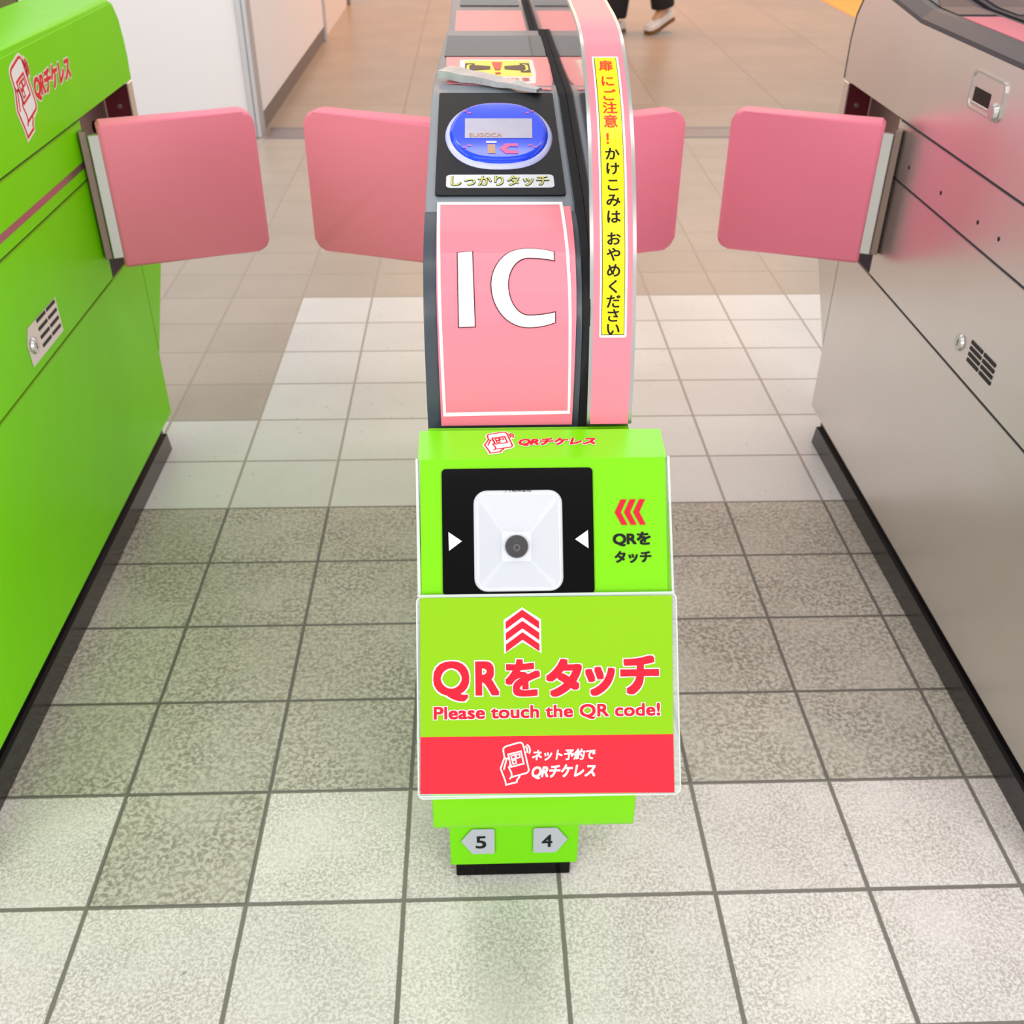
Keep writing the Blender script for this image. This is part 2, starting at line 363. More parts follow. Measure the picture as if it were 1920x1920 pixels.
def pictogram(fm, lift, m_line, parent, x, s, wd, m_fill=None, m_halo=None, lw=.045, fl=1):
    T = lambda P: [(x + a * wd, s + b * wd * fl) for a, b in P]
    if m_halo:
        bm = nb(); cx = sum(a for a, b in IC_FILL) / len(IC_FILL); cy = sum(b for a, b in IC_FILL) / len(IC_FILL)
        stroke(bm, T(IC_FILL), wd * .15, True); stroke(bm, T(IC_ARCS[0] + IC_ARCS[1][::-1]), wd * .10, True)
        obj('halo', lay(bm, fm, lift), m_halo, parent)
    if m_fill:
        obj('fill', lay(poly2(nb(), T(IC_FILL)), fm, lift + .0002), m_fill, parent)
    bm = nb()
    for P, c in ((IC_PHONE, 0), (IC_HAND, 0), (IC_THUMB, 0), (IC_FING, 0), (IC_SCREEN, 1), (IC_ARCS[0], 0), (IC_ARCS[1], 0)): stroke(bm, T(P), wd * lw, c)
    for P in IC_SQ: stroke(bm, T(P), wd * lw * .8, True)
    return obj('pictogram', lay(bm, fm, lift + .0004), m_line, parent)

# ---------------------------------------------------------------- the setting
bm = nb()
def quad(x0, x1, y0, y1, mi, z=0):
    f = bm.faces.new([bm.verts.new(p) for p in ((x0, y0, z), (x1, y0, z), (x1, y1, z), (x0, y1, z))]); f.material_index = mi
# 0 light, 1 white, 2 grey, 3 beige, 4 far
for j in range(-24, 21):
    for i in range(-14, 24):
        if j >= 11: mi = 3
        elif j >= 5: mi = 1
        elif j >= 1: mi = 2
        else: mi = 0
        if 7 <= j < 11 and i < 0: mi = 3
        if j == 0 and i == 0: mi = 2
        y1 = (j + 1) * TY
        if j == 20: y1 = 3.765
        quad(OX + i * TX, OX + (i + 1) * TX, j * TY, y1, mi)
quad(OX - 14 * TX, OX + 24 * TX, 3.765, 14.0, 4)
bmesh.ops.remove_doubles(bm, verts=bm.verts, dist=1e-5)
struct('floor', bm, ['tile_light', 'tile_white', 'tile_grey', 'tile_beige', 'tile_far'])
bm = nb(); box(bm, -.945, 4.2, 3.768, 3.80, -.02, .0035); box(bm, -.945, 4.2, 3.80, 3.925, -.02, .002); box(bm, -.945, 4.2, 3.925, 3.955, -.02, .0035)
struct('trim_1', bm, 'floor_strip')
struct('trim_2', box(nb(), 2.64, 3.3, 3.96, 13.9, -.02, .003), 'tactile')
struct('wall_back', box(nb(), -1.86, -.992, 3.80, 3.84, .0, 2.7), 'wall')
struct('wall_front', box(nb(), -3.3, -1.87, 3.80, 3.9, .0, 2.7), 'wall_olive')
bm = nb(); box(bm, -1.0, -.975, 3.775, 3.80, .0, 2.7, .003); box(bm, -.975, -.955, 3.78, 3.86, .0, 2.7, .003); box(bm, -.99, -.965, 3.80, 3.84, .0, 2.7); box(bm, -.968, -.953, 3.84, 3.865, 0, 2.7, .002)
struct('trim_3', bm, 'alu')
struct('wall_left', box(nb(), -1.0, -.958, 3.865, 6.08, .085, 2.7), 'wall')
struct('baseboard_left', box(nb(), -.99, -.966, 3.865, 6.08, .0, .085), 'base_dark')
bm = nb(); box(bm, -1.0, -.95, 6.08, 6.16, .0, 2.7, .003)
struct('trim_4', bm, 'alu')
struct('wall_right', box(nb(), -1.0, -.97, 6.16, 7.55, .0, 2.7), 'wall_warm')
struct('trim_5', box(nb(), -.985, -.95, 7.55, 7.62, .0, 2.7), 'base_dark')

# ---------------------------------------------------------------- side panels shared by the gates
ENDTOP = [(1.30, .868), (1.328, .858), (1.345, .835), (1.354, .80), (1.356, .765), (1.350, .7185)]
def side_panels(t, fx, sgn, m_up, m_low, y0, top, strip=False):
    """panels on the face at x=fx; sgn=+1 when the machine body lies towards +x"""
    i0, i1 = fx, fx + sgn * .003                                     # sheet thickness
    P = lambda pts, m, nm, lab=None: obj(nm, prism(nb(), pts, YZ, i0, i1, .0008, 1), m, t, label=lab)
    P([(y0, .7185)] + top + [(1.350, .7185)], m_up, 'upper_cover')
    P([(y0, .6245), (1.028, .6245), (1.028, .7155), (y0, .7155)], m_up, 'middle_panel')
    P([(y0, .4385), (1.022, .4385), (1.022, .6215), (y0, .6215)], m_low, 'service_panel')
    P([(y0, .067), (1.19, .067), (1.19, .4355), (y0, .4355)], m_low, 'lower_panel')
    P([(1.193, .21), (1.325, .37), (1.325, .4355), (1.193, .4355)], m_low, 'end_panel')
    obj('end_sheet', prism(nb(), [(1.186, .067), (1.186, .205), (1.326, .368), (1.326, .4355), (1.330, .4355), (1.330, .365), (1.191, .203), (1.191, .067)], YZ, fx + sgn * .002, fx + sgn * .145), m_low, t)
    # filling behind the sheets, recess open at the door
    bm = nb(); a, b = fx + sgn * .0032, fx + sgn * .052
    prism(bm, [(y0, .7175)] + [(q, z - .004) for q, z in top] + [(1.346, .7175)], YZ, a, b)
    box(bm, min(a, b), max(a, b), y0, 1.026, .4365, .7165)
    prism(bm, [(y0, .066), (1.185, .066), (1.185, .2), (1.322, .366), (1.322, .436), (y0, .436)], YZ, a, b)
    obj('inner_frame', bm, 'trim_plastic', t)
    obj('recess_plate', box(nb(), min(fx + sgn * .0525, fx + sgn * .0545), max(fx + sgn * .0525, fx + sgn * .0545), 1.026, 1.345, .436, .718), 'recess', t)
    obj('recess_hole', cyl(nb(), (fx + sgn * .0527, 1.24, .655), (-sgn, 0, 0), .011, .011, .0012), 'black', t)
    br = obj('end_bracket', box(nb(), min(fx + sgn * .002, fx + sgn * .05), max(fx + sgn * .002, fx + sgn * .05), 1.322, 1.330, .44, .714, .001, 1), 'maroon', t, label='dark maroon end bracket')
    obj('screw', cyl(nb(), (fx + sgn * .024, 1.322, .674), (0, -1, 0), .0055, .004, .003, 14), 'steel_bright', br, True)
    obj('bracket_edge', box(nb(), min(fx - sgn * .001, fx + sgn * .003), max(fx - sgn * .001, fx + sgn * .003), 1.318, 1.348, .437, .717, .001, 1), 'steel', t)
    # bright folded lips on the sheet seams
    bm = nb()
    for z in (.7158, .6218, .4358): box(bm, min(i0 - sgn * .0008, i1), max(i0 - sgn * .0008, i1), y0, 1.022 if z > .44 else 1.19, z - .0016, z)
    obj('seam_lip', bm, 'steel_bright' if not strip else 'green_card', t)
    bm = nb(); kx0, kx1 = fx + sgn * .0005, fx + sgn * .03
    prism(bm, [(.02, 0), (1.145, 0), (1.135, .0005), (1.135, .046), (.02, .046)][:1] + [(1.145, 0), (1.132, .046), (.02, .046)], YZ, kx0 - sgn * .0015, kx1)
    k = obj('kick_plate', bm, 'kick', t)
    bm = nb(); box(bm, min(kx0 + sgn * .006, kx1), max(kx0 + sgn * .006, kx1), .03, 1.13, .046, .0665)
    obj('kick_shadow_gap', bm, 'black', k)
def flap(t, hx, hy, ang, sgn, zt=.718, zb=.468, L=.262, post=True):
    """padded door leaf hinged at (hx,hy), reaching out along sgn*x and back by ang"""
    th = .046; r = .020
    def fm(a, b, d):
        c, s = cos(ang), sin(ang)
        return (hx + sgn * (a * c - d * s), hy + a * s + d * c, b)
    n = 5; pts = [(0, zb + .004), (.004, zb)]
    pts += [(L - r + r * sin(radians(90 * i / n)), zb + r - r * cos(radians(90 * i / n))) for i in range(n + 1)]
    pts += [(L - r + r * cos(radians(90 * i / n)), zt - r + r * sin(radians(90 * i / n))) for i in range(n + 1)]
    pts += [(.006, zt), (0, zt - .006)]
    bm = prism(nb(), pts, fm, -th / 2, th / 2, .0175, 5)
    f = obj('flap_door', bm, 'pink_vinyl', t, True, label='pink padded flap door')
    if post:
        def fb(a0, a1, d0, d1, z0, z1, bm, bev=.0012):
            return prism(bm, [(a0, z0), (a1, z0), (a1, z1), (a0, z1)], fm, d0, d1, bev, 1)
        bm = nb(); fb(-.0165, .002, -.022, -.008, .488, .700, bm)
        obj('hinge_bracket', bm, 'steel_bright', f, label='silver hinge bracket')
        obj('channel_shade_strip', fb(-.0300, -.0170, -.0095, .014, .484, .704, nb()), 'recess', f)  # darker strip standing in for the shading of the channel beside the bracket
    return f

# ---------------------------------------------------------------- left gate, wrapped in green
GL = thing('ticket_gate', 'ticket gate fully wrapped in green film with red and white phone logo', 'ticket gate', (-.784, .66, 0), 'row of ticket gates')
topL = [(0.0, .72), (0.0, .80), (.03, .85), (.08, .868)] + ENDTOP
side_panels(GL, -.709, -1, 'green_wrap', 'green_wrap', 0.0, [(0.0, .80), (.03, .845), (.08, .859)] + [(q - .004, z - .009) for q, z in ENDTOP[:-1]], strip=True)
bm = nb(); prof = [(0.0, .7185), (0, .80), (.03, .850), (.08, .869), (.6, .870)] + ENDTOP
prism(bm, prof, YZ, -.7096, -.861, .009, 4)
obj('top_cover', bm, 'green_wrap', GL, True)
bm = nb(); prism(bm, [(.0, .05), (1.18, .05), (1.18, .2), (1.32, .36), (1.345, .45), (1.345, .718), (0, .718)], YZ, -.764, -.858)
obj('core', bm, 'steel', GL)
# uncovered strip on the middle panel
st = obj('sensor_strip', box(nb(), -.7093, -.7085, 0.02, 1.024, .6435, .6545), 'pink_reflection_steel', GL, label='bare metal sensor strip between green film')
for y in (.949, .80, .655, .585, .44, .3):
    obj('sensor_hole', cyl(nb(), (-.7094, y, .649), (1, 0, 0), .0035, .0035, .0004, 14), 'ink', st)
def lock_and_vent(t, fx, sgn, yl, zl, plate, vy0, vy1, vz0, vz1, parent_mat='steel'):
    if plate:
        p = obj('vent_plate', lay(poly2(nb(), [(yl - .022, .4535), (vy1 + .006, .4535), (vy1 + .006, .511), (yl - .008, .511), (yl - .024, .49)]), lambda a, b, l: (fx - sgn * l, a, b), .0006), 'steel', t, label='bare metal vent plate')
    lk = obj('lock', cyl(nb(), (fx + sgn * .002, yl, zl), (-sgn, 0, 0), .0145, .0115, .006, 28), 'steel_bright', t, True, label='round chrome lock')
    obj('keyhole', box(nb(), min(fx - sgn * .0042, fx - sgn * .0036), max(fx - sgn * .0042, fx - sgn * .0036), yl - .0012, yl + .0012, zl - .005, zl + .005), 'ink', lk)
    bm = nb()
    for r in range(4):
        z = vz1 - (vz1 - vz0) * (r + .25) / 4
        m_ = (vy0 + vy1) / 2
        for a, b in ((vy0, m_ - .003), (m_ + .003, vy1)):
            box(bm, min(fx - sgn * .0012, fx), max(fx - sgn * .0012, fx), a, b, z - .0026, z + .0026)
    obj('vent', bm, 'ink', t, label='dark slotted vent')
lock_and_vent(GL, -.709, -1, .640, .4795, True, .668, .748, .456, .510)
LM = lambda a, b, l: (-.709 + l, a, b)                                # (y, z) on the left gate's face
PM = lambda a, b, l: (-.709 + l, .7885 + a, .851 - b)
pictogram(PM, .0004, 'red_ink', GL, 0, 0, .078, 'white', 'cream', lw=.05)
TM = lambda x, s, l: (-.709 + l, x, .8175 - s)
letter('lettering', 'QRチケレス', (.868, 1.036, 0, .038), TM, .0006, 'cream', GL, off=.045, extra=.06, shear=.25, space=.95)
letter('lettering', 'QRチケレス', (.868, 1.036, 0, .038), TM, .0009, 'red_ink', GL, off=.045, shear=.25, space=.95)
flap(GL, -.679, 1.012, radians(21), 1)

# ---------------------------------------------------------------- right gate, brushed steel
GR = thing('ticket_gate', 'brushed steel ticket gate with dark grey top trim and recessed handle', 'ticket gate', (.78, .66, 0), 'row of ticket gates')
upR = [(0.0, .80), (.03, .845), (.08, .868), (1.02, .8705), (1.17, .885), (1.27, .884), (1.315, .868), (1.340, .835), (1.350, .79), (1.352, .75)]
side_panels(GR, .702, 1, 'steel', 'steel', 0.0, upR)
obj('end_cap', prism(nb(), [(1.26, .889), (1.318, .873), (1.345, .838), (1.356, .79), (1.356, .72), (1.350, .72), (1.351, .79), (1.340, .835), (1.315, .868), (1.26, .884)], YZ, .7015, .86), 'trim_plastic', GR, True)
bm = nb(); prism(bm, [(.0, .05), (1.18, .05), (1.18, .2), (1.32, .36), (1.345, .45), (1.345, .78), (1.30, .86), (1.1, .868), (0, .86)], YZ, .757, .86)
obj('core', bm, 'steel', GR)
def strip_x(bm, ys, f0, f1):                                           # band between two edge lines
    A = [bm.verts.new(f0(y)) for y in ys]; B = [bm.verts.new(f1(y)) for y in ys]
    for i in range(len(ys) - 1): bm.faces.new((A[i], A[i + 1], B[i + 1], B[i]))
    return bm
def zt(y): return .8705 if y <= 1.02 else .8705 + (y - 1.02) * .097 if y < 1.17 else .885
ysR = [0.08, .5, .9, .98, 1.02, 1.06, 1.17, 1.27]
bm = nb()
strip_x(bm, ysR, lambda y: (.7005, y, zt(y) - .001), lambda y: (.7008, y, zt(y) + .006))
strip_x(bm, ysR, lambda y: (.7008, y, zt(y) + .006), lambda y: (.717, y, zt(y) + .0195))
strip_x(bm, ysR, lambda y: (.717, y, zt(y) + .0195), lambda y: (.726, y, zt(y) + .0215))
strip_x(bm, ysR, lambda y: (.726, y, zt(y) + .0215), lambda y: (.800, y, zt(y) + .0215))
strip_x(bm, ysR, lambda y: (.800, y, zt(y) + .0215), lambda y: (.800, y, zt(y) - .001))
strip_x(bm, ysR, lambda y: (.800, y, zt(y) - .001), lambda y: (.7005, y, zt(y) - .001))
bmesh.ops.remove_doubles(bm, verts=bm.verts, dist=1e-5)
obj('top_trim', bm, 'trim_plastic', GR)
obj('pink_top_panel', box(nb(), .727, .789, .30, .925, .8905, .8932), 'pink_panel', GR)
obj('display_window', prism(nb(), [(.945, .8905), (1.02, .893), (1.165, .907), (1.165, .9078), (1.02, .894), (.945, .8935)], YZ, .728, .788), 'dark_glass', GR)
NF = [(-.0294, .7103), (-.018, .776), (.005, .836), (.04, .892), (.08, .935), (.12, .960), (.172, .983), (.22, .991), (.33, .995)]
def fin_outline(): 
    a = smooth_prof(NF, 1); return a + [(1.32 - y, z) for y, z in a[::-1]]
def fin(t, x0, x1, zb):
    o = fin_outline(); P = [(-.0205, zb), (-.0205, .7045), (-.0294, .7088)] + o + [(1.3494, zb)]
    obj('divider_wall', prism(nb(), P, YZ, x0, x1 - .0004), 'mirror', t, label='polished divider wall')
    pr = Prof([(-.0294, .7090)] + o[:len(o)])
    L = pr.L[-1]; m = pr.map()
    bm = poly2(nb(), [(x0 + .0022, .0), (x1 - .0024, .0), (x1 - .0024, L - .02), (x0 + .0022, L - .02)]); cuts(bm, pr); lay(bm, m, .0008, .001)
    e = obj('edge_band', bm, 'pink_panel', t, True, label='pink band over the edge of the divider')
    for a, b in ((x0 - .0008, x0 + .0028), (x1 - .0036, x1 + .0006)):
        bm = poly2(nb(), [(a, 0), (b, 0), (b, L - .02), (a, L - .02)]); cuts(bm, pr); lay(bm, m, -.002, .0036)
        obj('chrome_edge', bm, 'steel_bright', t, True)
    return pr
def cuts(bm, pr):
    for k in pr.L[1:-1]:
        bmesh.ops.bisect_plane(bm, geom=bm.verts[:] + bm.edges[:] + bm.faces[:], plane_co=(0, k, 0), plane_no=(0, 1, 0), dist=1e-7)
fin(GR, .806, .8435, .60)
# recessed handle
HM = lambda a, b, l: (.702 - l, a, b)
hp = obj('handle_plate', lay(poly2(nb(), rrect(.672, .783, .791, .8455, .012)), HM, .0002, .0012), 'steel', GR, label='rounded handle plate')
bm = nb(); R0 = rrect(.672, .783, .791, .8455, .012); R1 = rrect(.6755, .7795, .7945, .842, .0095)
ring(bm, R0, R1); obj('raised_rim', lay(bm, HM, .0012, .0016), 'steel_bright', hp)
bm = nb(); box(bm, .7000, .7005, .713, .768, .803, .823)
obj('handle_opening', bm, 'ink', hp, label='dark finger opening')
obj('finger_ledge', box(nb(), .6985, .7015, .711, .770, .799, .8035, .0008, 1), 'steel_bright', hp)
lk = obj('lock', cyl(nb(), (.7005, .690, .8035), (-1, 0, 0), .013, .0105, .006, 28), 'steel_bright', hp, True, label='round chrome lock')
for y in (.9446, .8019, .6581, .5856, .44):
    obj('sensor_hole', cyl(nb(), (.7021, y, .656), (-1, 0, 0), .0034, .0034, .0005, 14), 'ink', GR)
lock_and_vent(GR, .702, 1, .6149, .4838, False, .497, .580, .4655, .5035)
flap(GR, .673, 1.012, radians(21), -1)

# ---------------------------------------------------------------- centre gate
GC = thing('ticket_gate', 'middle ticket gate with pink IC panel, blue card reader and yellow warning strip', 'ticket gate', (0, .66, 0), 'row of ticket gates')
CP = [(.03, .45), (.0, .60), (-.0214, .705), (-.0205, .76), (-.0149, .80), (-.003, .823), (.0196, .8424), (.045, .853), (.075, .8605), (.09, .8625), (.31, .907), (.345, .910), (.36, .908), (.70, .908)]
pc = Prof(CP); cm = pc.map()
front = smooth_prof(CP[:9], 1) + CP[9:]
def con(xa, xb, ins=0):
    return prism(nb(), front + [(.712, .905), (.716, .870), (.716, .62), (.03, .45)][:3] + [(.03, .62)][:0], YZ, xa, xb)
fr = [p for p in front if p[0] < .077]
obj('front_frame', prism(nb(), fr + [(.0765, .861), (.0765, .60), (.05, .45)], YZ, -.0813, .0507, .0016, 2), 'frame_dark', GC, True, label='dark frame around the pink panel')
bm = prism(nb(), [(.0775, .8611)] + [p for p in front[:-1] if p[0] > .078] + [(.700, .908), (.710, .904), (.712, .60), (.0775, .60)], YZ, -.081, .0505, .0016, 2)
# the rear half of the top tapers in on the passage side
for v in bm.verts:
    if v.co.x < -.07 and v.co.y > .36 and v.co.z > .75: v.co.x += .0075 * min(1, (v.co.y - .36) / .12) if v.co.y < .48 else .0075
obj('console', bm, 'grey_plastic', GC, True)
bm = prism(nb(), [(.71, .60), (.713, .869), (1.285, .868), (1.33, .850), (1.352, .80), (1.352, .60)], YZ, -.0765, .0555, .0016, 2)
obj('rear_console', bm, 'grey_plastic', GC, True)
bm = prism(nb(), [(-.0195, .60), (-.0195, .76), (-.0105, .808), (.024, .846), (.09, .868), (.31, .910), (.70, .910), (.72, .872), (1.28, .870), (1.33, .84), (1.34, .6)], YZ, .0506, .0577)
obj('gap_brush', bm, 'brush', GC, label='black brush filling the slot beside the divider')
pf = fin(GC, .058, .0955, .45)
fm = pf.map()
# lower body
bm = nb(); prism(bm, [(.033, .0256), (.0359, .10), (.0359, .62), (1.34, .62), (1.30, .40), (1.17, .2), (1.17, .026)], YZ, -.0808, .0825, .0012, 1)
obj('lower_body', bm, 'green_low', GC, label='green lower body')
bm = nb(); box(bm, -.0741, .0739, .0345, 1.12, 0, .0258, .0012, 1)
obj('foot', bm, 'black', GC, label='black foot plate')
for sx, a, b in ((-.0812, -.0835, -.0812), (.0829, .0829, .085)):
    obj('side_sheet', prism(nb(), [(.06, .10), (1.165, .10), (1.165, .2), (1.30, .40), (1.30, .60), (.06, .60)], YZ, a, b), 'steel', GC)
# pink IC panel and its white border
L0, L1 = .262, .4865
bm = poly2(nb(), [(-.0695, .2595), (.0450, .2595), (.0462, L1 - .0075), (-.0708, L1 - .0075)]); cut(bm, .006)
ip = obj('pink_panel', lay(bm, cm, .0002, .0016), 'pink_panel', GC, True, label='pink sheet over the console front')
out = [(-.0675, .2690), (.0430, .2704), (.0395, .4866), (-.0708, .4870)]
inn = [(-.0651, .2727), (.0408, .2735), (.0367, .4812), (-.0680, .4816)]
def seg4(P, n=40):
    r = []
    for i in range(4):
        a, b = P[i], P[(i + 1) % 4]
        r += [(a[0] + (b[0] - a[0]) * k / n, a[1] + (b[1] - a[1]) * k / n) for k in range(n)]
    return r
obj('white_border', lay(ring(nb(), seg4(out), seg4(inn)), cm, .0022), 'white', ip)
bm = nb(); poly2(bm, inn); cut(bm, .005); obj('pink_film', lay(bm, cm, .0020), 'pink_panel', ip)
# letters I and C (sans serif)
def CC(bm, g):
    cx, cy, ry, X1 = .0062, .3830, .0338, .0277 + g
    def half(rl, rr, r_, n=30):
        k = min(.999, (X1 - cx) / rr); a1 = math.asin(k)
        up = [(cx + rr * sin(a1 * (1 - i / 8)), cy + r_ * cos(a1 * (1 - i / 8))) for i in range(8)]
        md = [(cx - rl * sin(pi * i / n), cy + r_ * cos(pi * i / n)) for i in range(n + 1)]
        return up + md + [(a, 2 * cy - b) for a, b in up[::-1]]
    O_ = half(.0309 + g, .046 + g, ry + g); I_ = half(.0173 - g, .050 - g, ry - .0095 - g)
    A = [bm.verts.new((a, b, 0)) for a, b in O_]; B = [bm.verts.new((a, b, 0)) for a, b in I_]
    for i in range(len(A) - 1): bm.faces.new((A[i], A[i + 1], B[i + 1], B[i]))
def II(bm, g):
    poly2(bm, [(-.0519 - g, .3498 - g), (-.0390 + g, .3502 - g), (-.0405 + g, .4138 + g), (-.0523 - g, .4124 + g)])
bm = nb(); CC(bm, .0009); II(bm, .0009); obj('letter_outline', lay(bm, cm, .0024, 0, .004), 'darkline', ip)
bm = nb(); CC(bm, 0); II(bm, 0); obj('lettering', lay(bm, cm, .0027, 0, .004), 'white', ip, label='white letters IC')
# the slanted card reader panel
bm = poly2(nb(), rrect(-.0732, .0440, .5000, .7150, .004)); bm.faces.ensure_lookup_table()
rp = obj('reader_panel', lay(bm, cm, .0004, .0014), 'ic_black', GC, label='black slanted card reader panel')
def stadium(cx, cy, rx, ry, k=2.6, n=56):
    r = []
    for i in range(n):
        a = 2 * pi * i / n; c, s = cos(a), sin(a)
        r.append((cx + rx * (abs(c) ** (2 / k)) * (1 if c >= 0 else -1), cy + ry * (abs(s) ** (2 / 1.9)) * (1 if s >= 0 else -1)))
    return r
CXr, CYr = -.0137, .6165
def dome(rx, ry, h0, h1, n=6):
    bm = nb(); loops = []
    for k in range(n + 1):
        t = k / n; f = 1 - .10 * t ** 1.5; h = h0 + (h1 - h0) * sin(t * pi / 2)
        loops.append([bm.verts.new((a, b, h)) for a, b in stadium(CXr, CYr, rx * f, ry * f)])
    for A, B in zip(loops[:-1], loops[1:]):
        for i in range(len(A)): bm.faces.new((A[i], A[(i + 1) % len(A)], B[(i + 1) % len(B)], B[i]))
    bm.faces.new(loops[-1]); return bm
rim = obj('reader_rim', lay(dome(.0520, .0690, .0, .0026), cm, .0016), 'lilac', rp, True)
bd = obj('reader_dome', lay(dome(.0480, .0630, .0, .0050), cm, .0030), 'blue', rp, True, label='blue oval touch pad')
# dome details
DL = .0084
d_ = lambda nm, bm, m, l=0, lab=None: obj(nm, lay(bm, cm, DL + l), m, rp, label=lab)
d_('display', poly2(nb(), [(-.0465, .5968), (.0178, .5965), (.0193, .6385), (-.0465, .6388)]), 'lcd', 0, 'small pale display')
letter('display_text', 'SUGOCA', (-.0425, -.0110, .6065, .5985), cm, DL + .0004, 'amber_ink', rp, off=.01)
for cx, cy, a in ((-.0445, .6535, -35), (.0175, .6535, 35), (-.0445, .5800, 35), (.0175, .5800, -35)):
    bm = nb(); ca, sa = cos(radians(a)), sin(radians(a)); 
    for k in (-1, 1): stroke(bm, [(cx + k * .0028 * ca - .0016, cy + k * .0034 * sa), (cx + k * .0028 * ca + .0016, cy + k * .0034 * sa)], .0030)
    d_('corner_mark', bm, 'rose_ink')
bm = nb(); poly2(bm, [(-.0250, .5655), (-.0180, .5655), (-.0180, .5840), (-.0250, .5840)]); d_('reader_letter', bm, 'amber_ink')
poly = [(-.0265, .5865), (-.0165, .5865), (-.0165, .5905), (-.0265, .5905)]; d_('reader_letter_cap', poly2(nb(), poly), 'pale_plate')
bm = nb(); stroke(bm, [(.0035, .5680), (-.0065, .5680), (-.0105, .5752), (-.0065, .5825), (.0035, .5825)], .0062); d_('reader_letter_c', bm, 'rose_ink')
lb = obj('reader_label', lay(poly2(nb(), rrect(-.0635, .0345, .5125, .5370, .0045)), cm, .0020), 'pale_plate', rp, label='pale label strip')
letter('lettering', 'しっかりタッチ', (-.0590, .0300, .5345, .5155), cm, .0023, 'ink', lb, off=.02, extra=.022)
letter('lettering', 'しっかりタッチ', (-.0590, .0300, .5345, .5155), cm, .0026, 'olive_ink', lb, off=.008)
# pink top with door warning sticker and display window
obj('pink_top', lay(poly2(nb(), [(-.0665, .765), (.0435, .727), (.0490, .780), (.0515, .909), (-.0700, .909)]), cm, .0003, .0008), 'pink_panel', GC)
obj('display_window', lay(poly2(nb(), [(-.0725, .915), (.0495, .915), (.0520, 1.0540), (-.0715, 1.0540)]), cm, .0003, .0008), 'dark_glass', GC)
ws = obj('door_sticker', lay(poly2(nb(), rrect(-.0535, .0320, .7580, .8900, .004)), cm, .0014), 'white', GC, label='white and yellow sticker about the closing doors')
obj('yellow_field', lay(poly2(nb(), [(-.0475, .795), (.0275, .795), (.0275, .884), (-.0475, .884)]), cm, .0017), 'yellow', ws)
for k in (-1, 1):
    c = -.0105; bm = nb()
    poly2(bm, [(c + k * .008, .832), (c + k * .026, .826), (c + k * .026, .815), (c + k * .037, .815), (c + k * .037, .866), (c + k * .026, .866), (c + k * .026, .856), (c + k * .008, .850)])
    obj('door_symbol', lay(bm, cm, .0020), 'ink', ws)
    bm = stroke(nb(), [(c + k * .030, .822), (c + k * .0335, .828), (c + k * .0335, .852), (c + k * .030, .858)], .003); obj('door_grip', lay(bm, cm, .0023), 'yellow', ws)
obj('exclamation_mark', lay(poly2(nb(), [(-.0165, .872), (-.0045, .872), (-.0075, .828), (-.0135, .828)]), cm, .0023), 'red_ink', ws)
obj('exclamation_dot', lay(poly2(nb(), [(-.0135, .814), (-.0075, .814), (-.0075, .806), (-.0135, .806)]), cm, .0024), 'red_ink', ws)
letter('lettering', '扉にご注意', (-.030, .024, .788, .768), cm, .0018, 'orange_ink', ws, off=.01)
# rear section of the top
obj('rear_pink_panel', box(nb(), -.0668, .0452, .80, 1.143, .8690, .8702), 'pink_panel', GC)
obj('rear_display', box(nb(), -.0610, .0440, 1.205, 1.275, .8685, .8700), 'dark_glass', GC)
# vertical warning sticker on the divider edge. arc length shifts by the short lead-in at the foot
K = pf.L[1]
sb = obj('warning_sticker', lay((lambda b: (cut(b, .006), b)[1])(poly2(nb(), rrect(.0655, .0885, K + .0745, K + .3325, .0015))), fm, .0022), 'white', GC, label='yellow upright warning sticker')
bm = poly2(nb(), [(.0672, K + .0765), (.0865, K + .0765), (.0865, K + .3305), (.0672, K + .3305)]); cut(bm, .006); obj('black_frame', lay(bm, fm, .0025), 'ink', sb)
bm = poly2(nb(), [(.0677, K + .0771), (.0860, K + .0771), (.0860, K + .3299), (.0677, K + .3299)]); cut(bm, .006); obj('yellow_field', lay(bm, fm, .0028), 'yellow', sb)
chars = [('扉', .3185, 1), ('に', .2987, 1), ('ご', .2823, 1), ('注', .2685, 1), ('意', .2550, 1), ('！', .2388, 1), ('か', .2254, 0), ('け', .2126, 0), ('こ', .1989, 0), ('み', .1861, 0), ('は', .1725, 0), ('お', .1545, 0),
         ('や', .1418, 0), ('め', .1290, 0), ('く', .1160, 0), ('だ', .1040, 0), ('さ', .0925, 0), ('い', .0815, 0)]
for col in (1, 0):
    bm = nb()
    for ch, s, c in chars:
        if c != col: continue
        V, Fc = glyph(ch, 0); kx = .0128; ky = .0118 if s < .22 else .0118 + (s - .22) * .03
        for q in range(6):
            ox, oy = .022 * cos(q * pi / 3), .022 * sin(q * pi / 3)
            vs = [bm.verts.new((.0768 + (x + ox - .5) * kx, K + s + (y + oy - .36) * ky, q * 2.5e-6)) for x, y in V]
            for f in Fc:
                try: bm.faces.new([vs[i] for i in f])
                except ValueError: pass
    obj('lettering', lay(bm, fm, .0032, 0, .006), 'orange_ink' if col else 'ink', sb, label='red characters' if col else 'black characters')
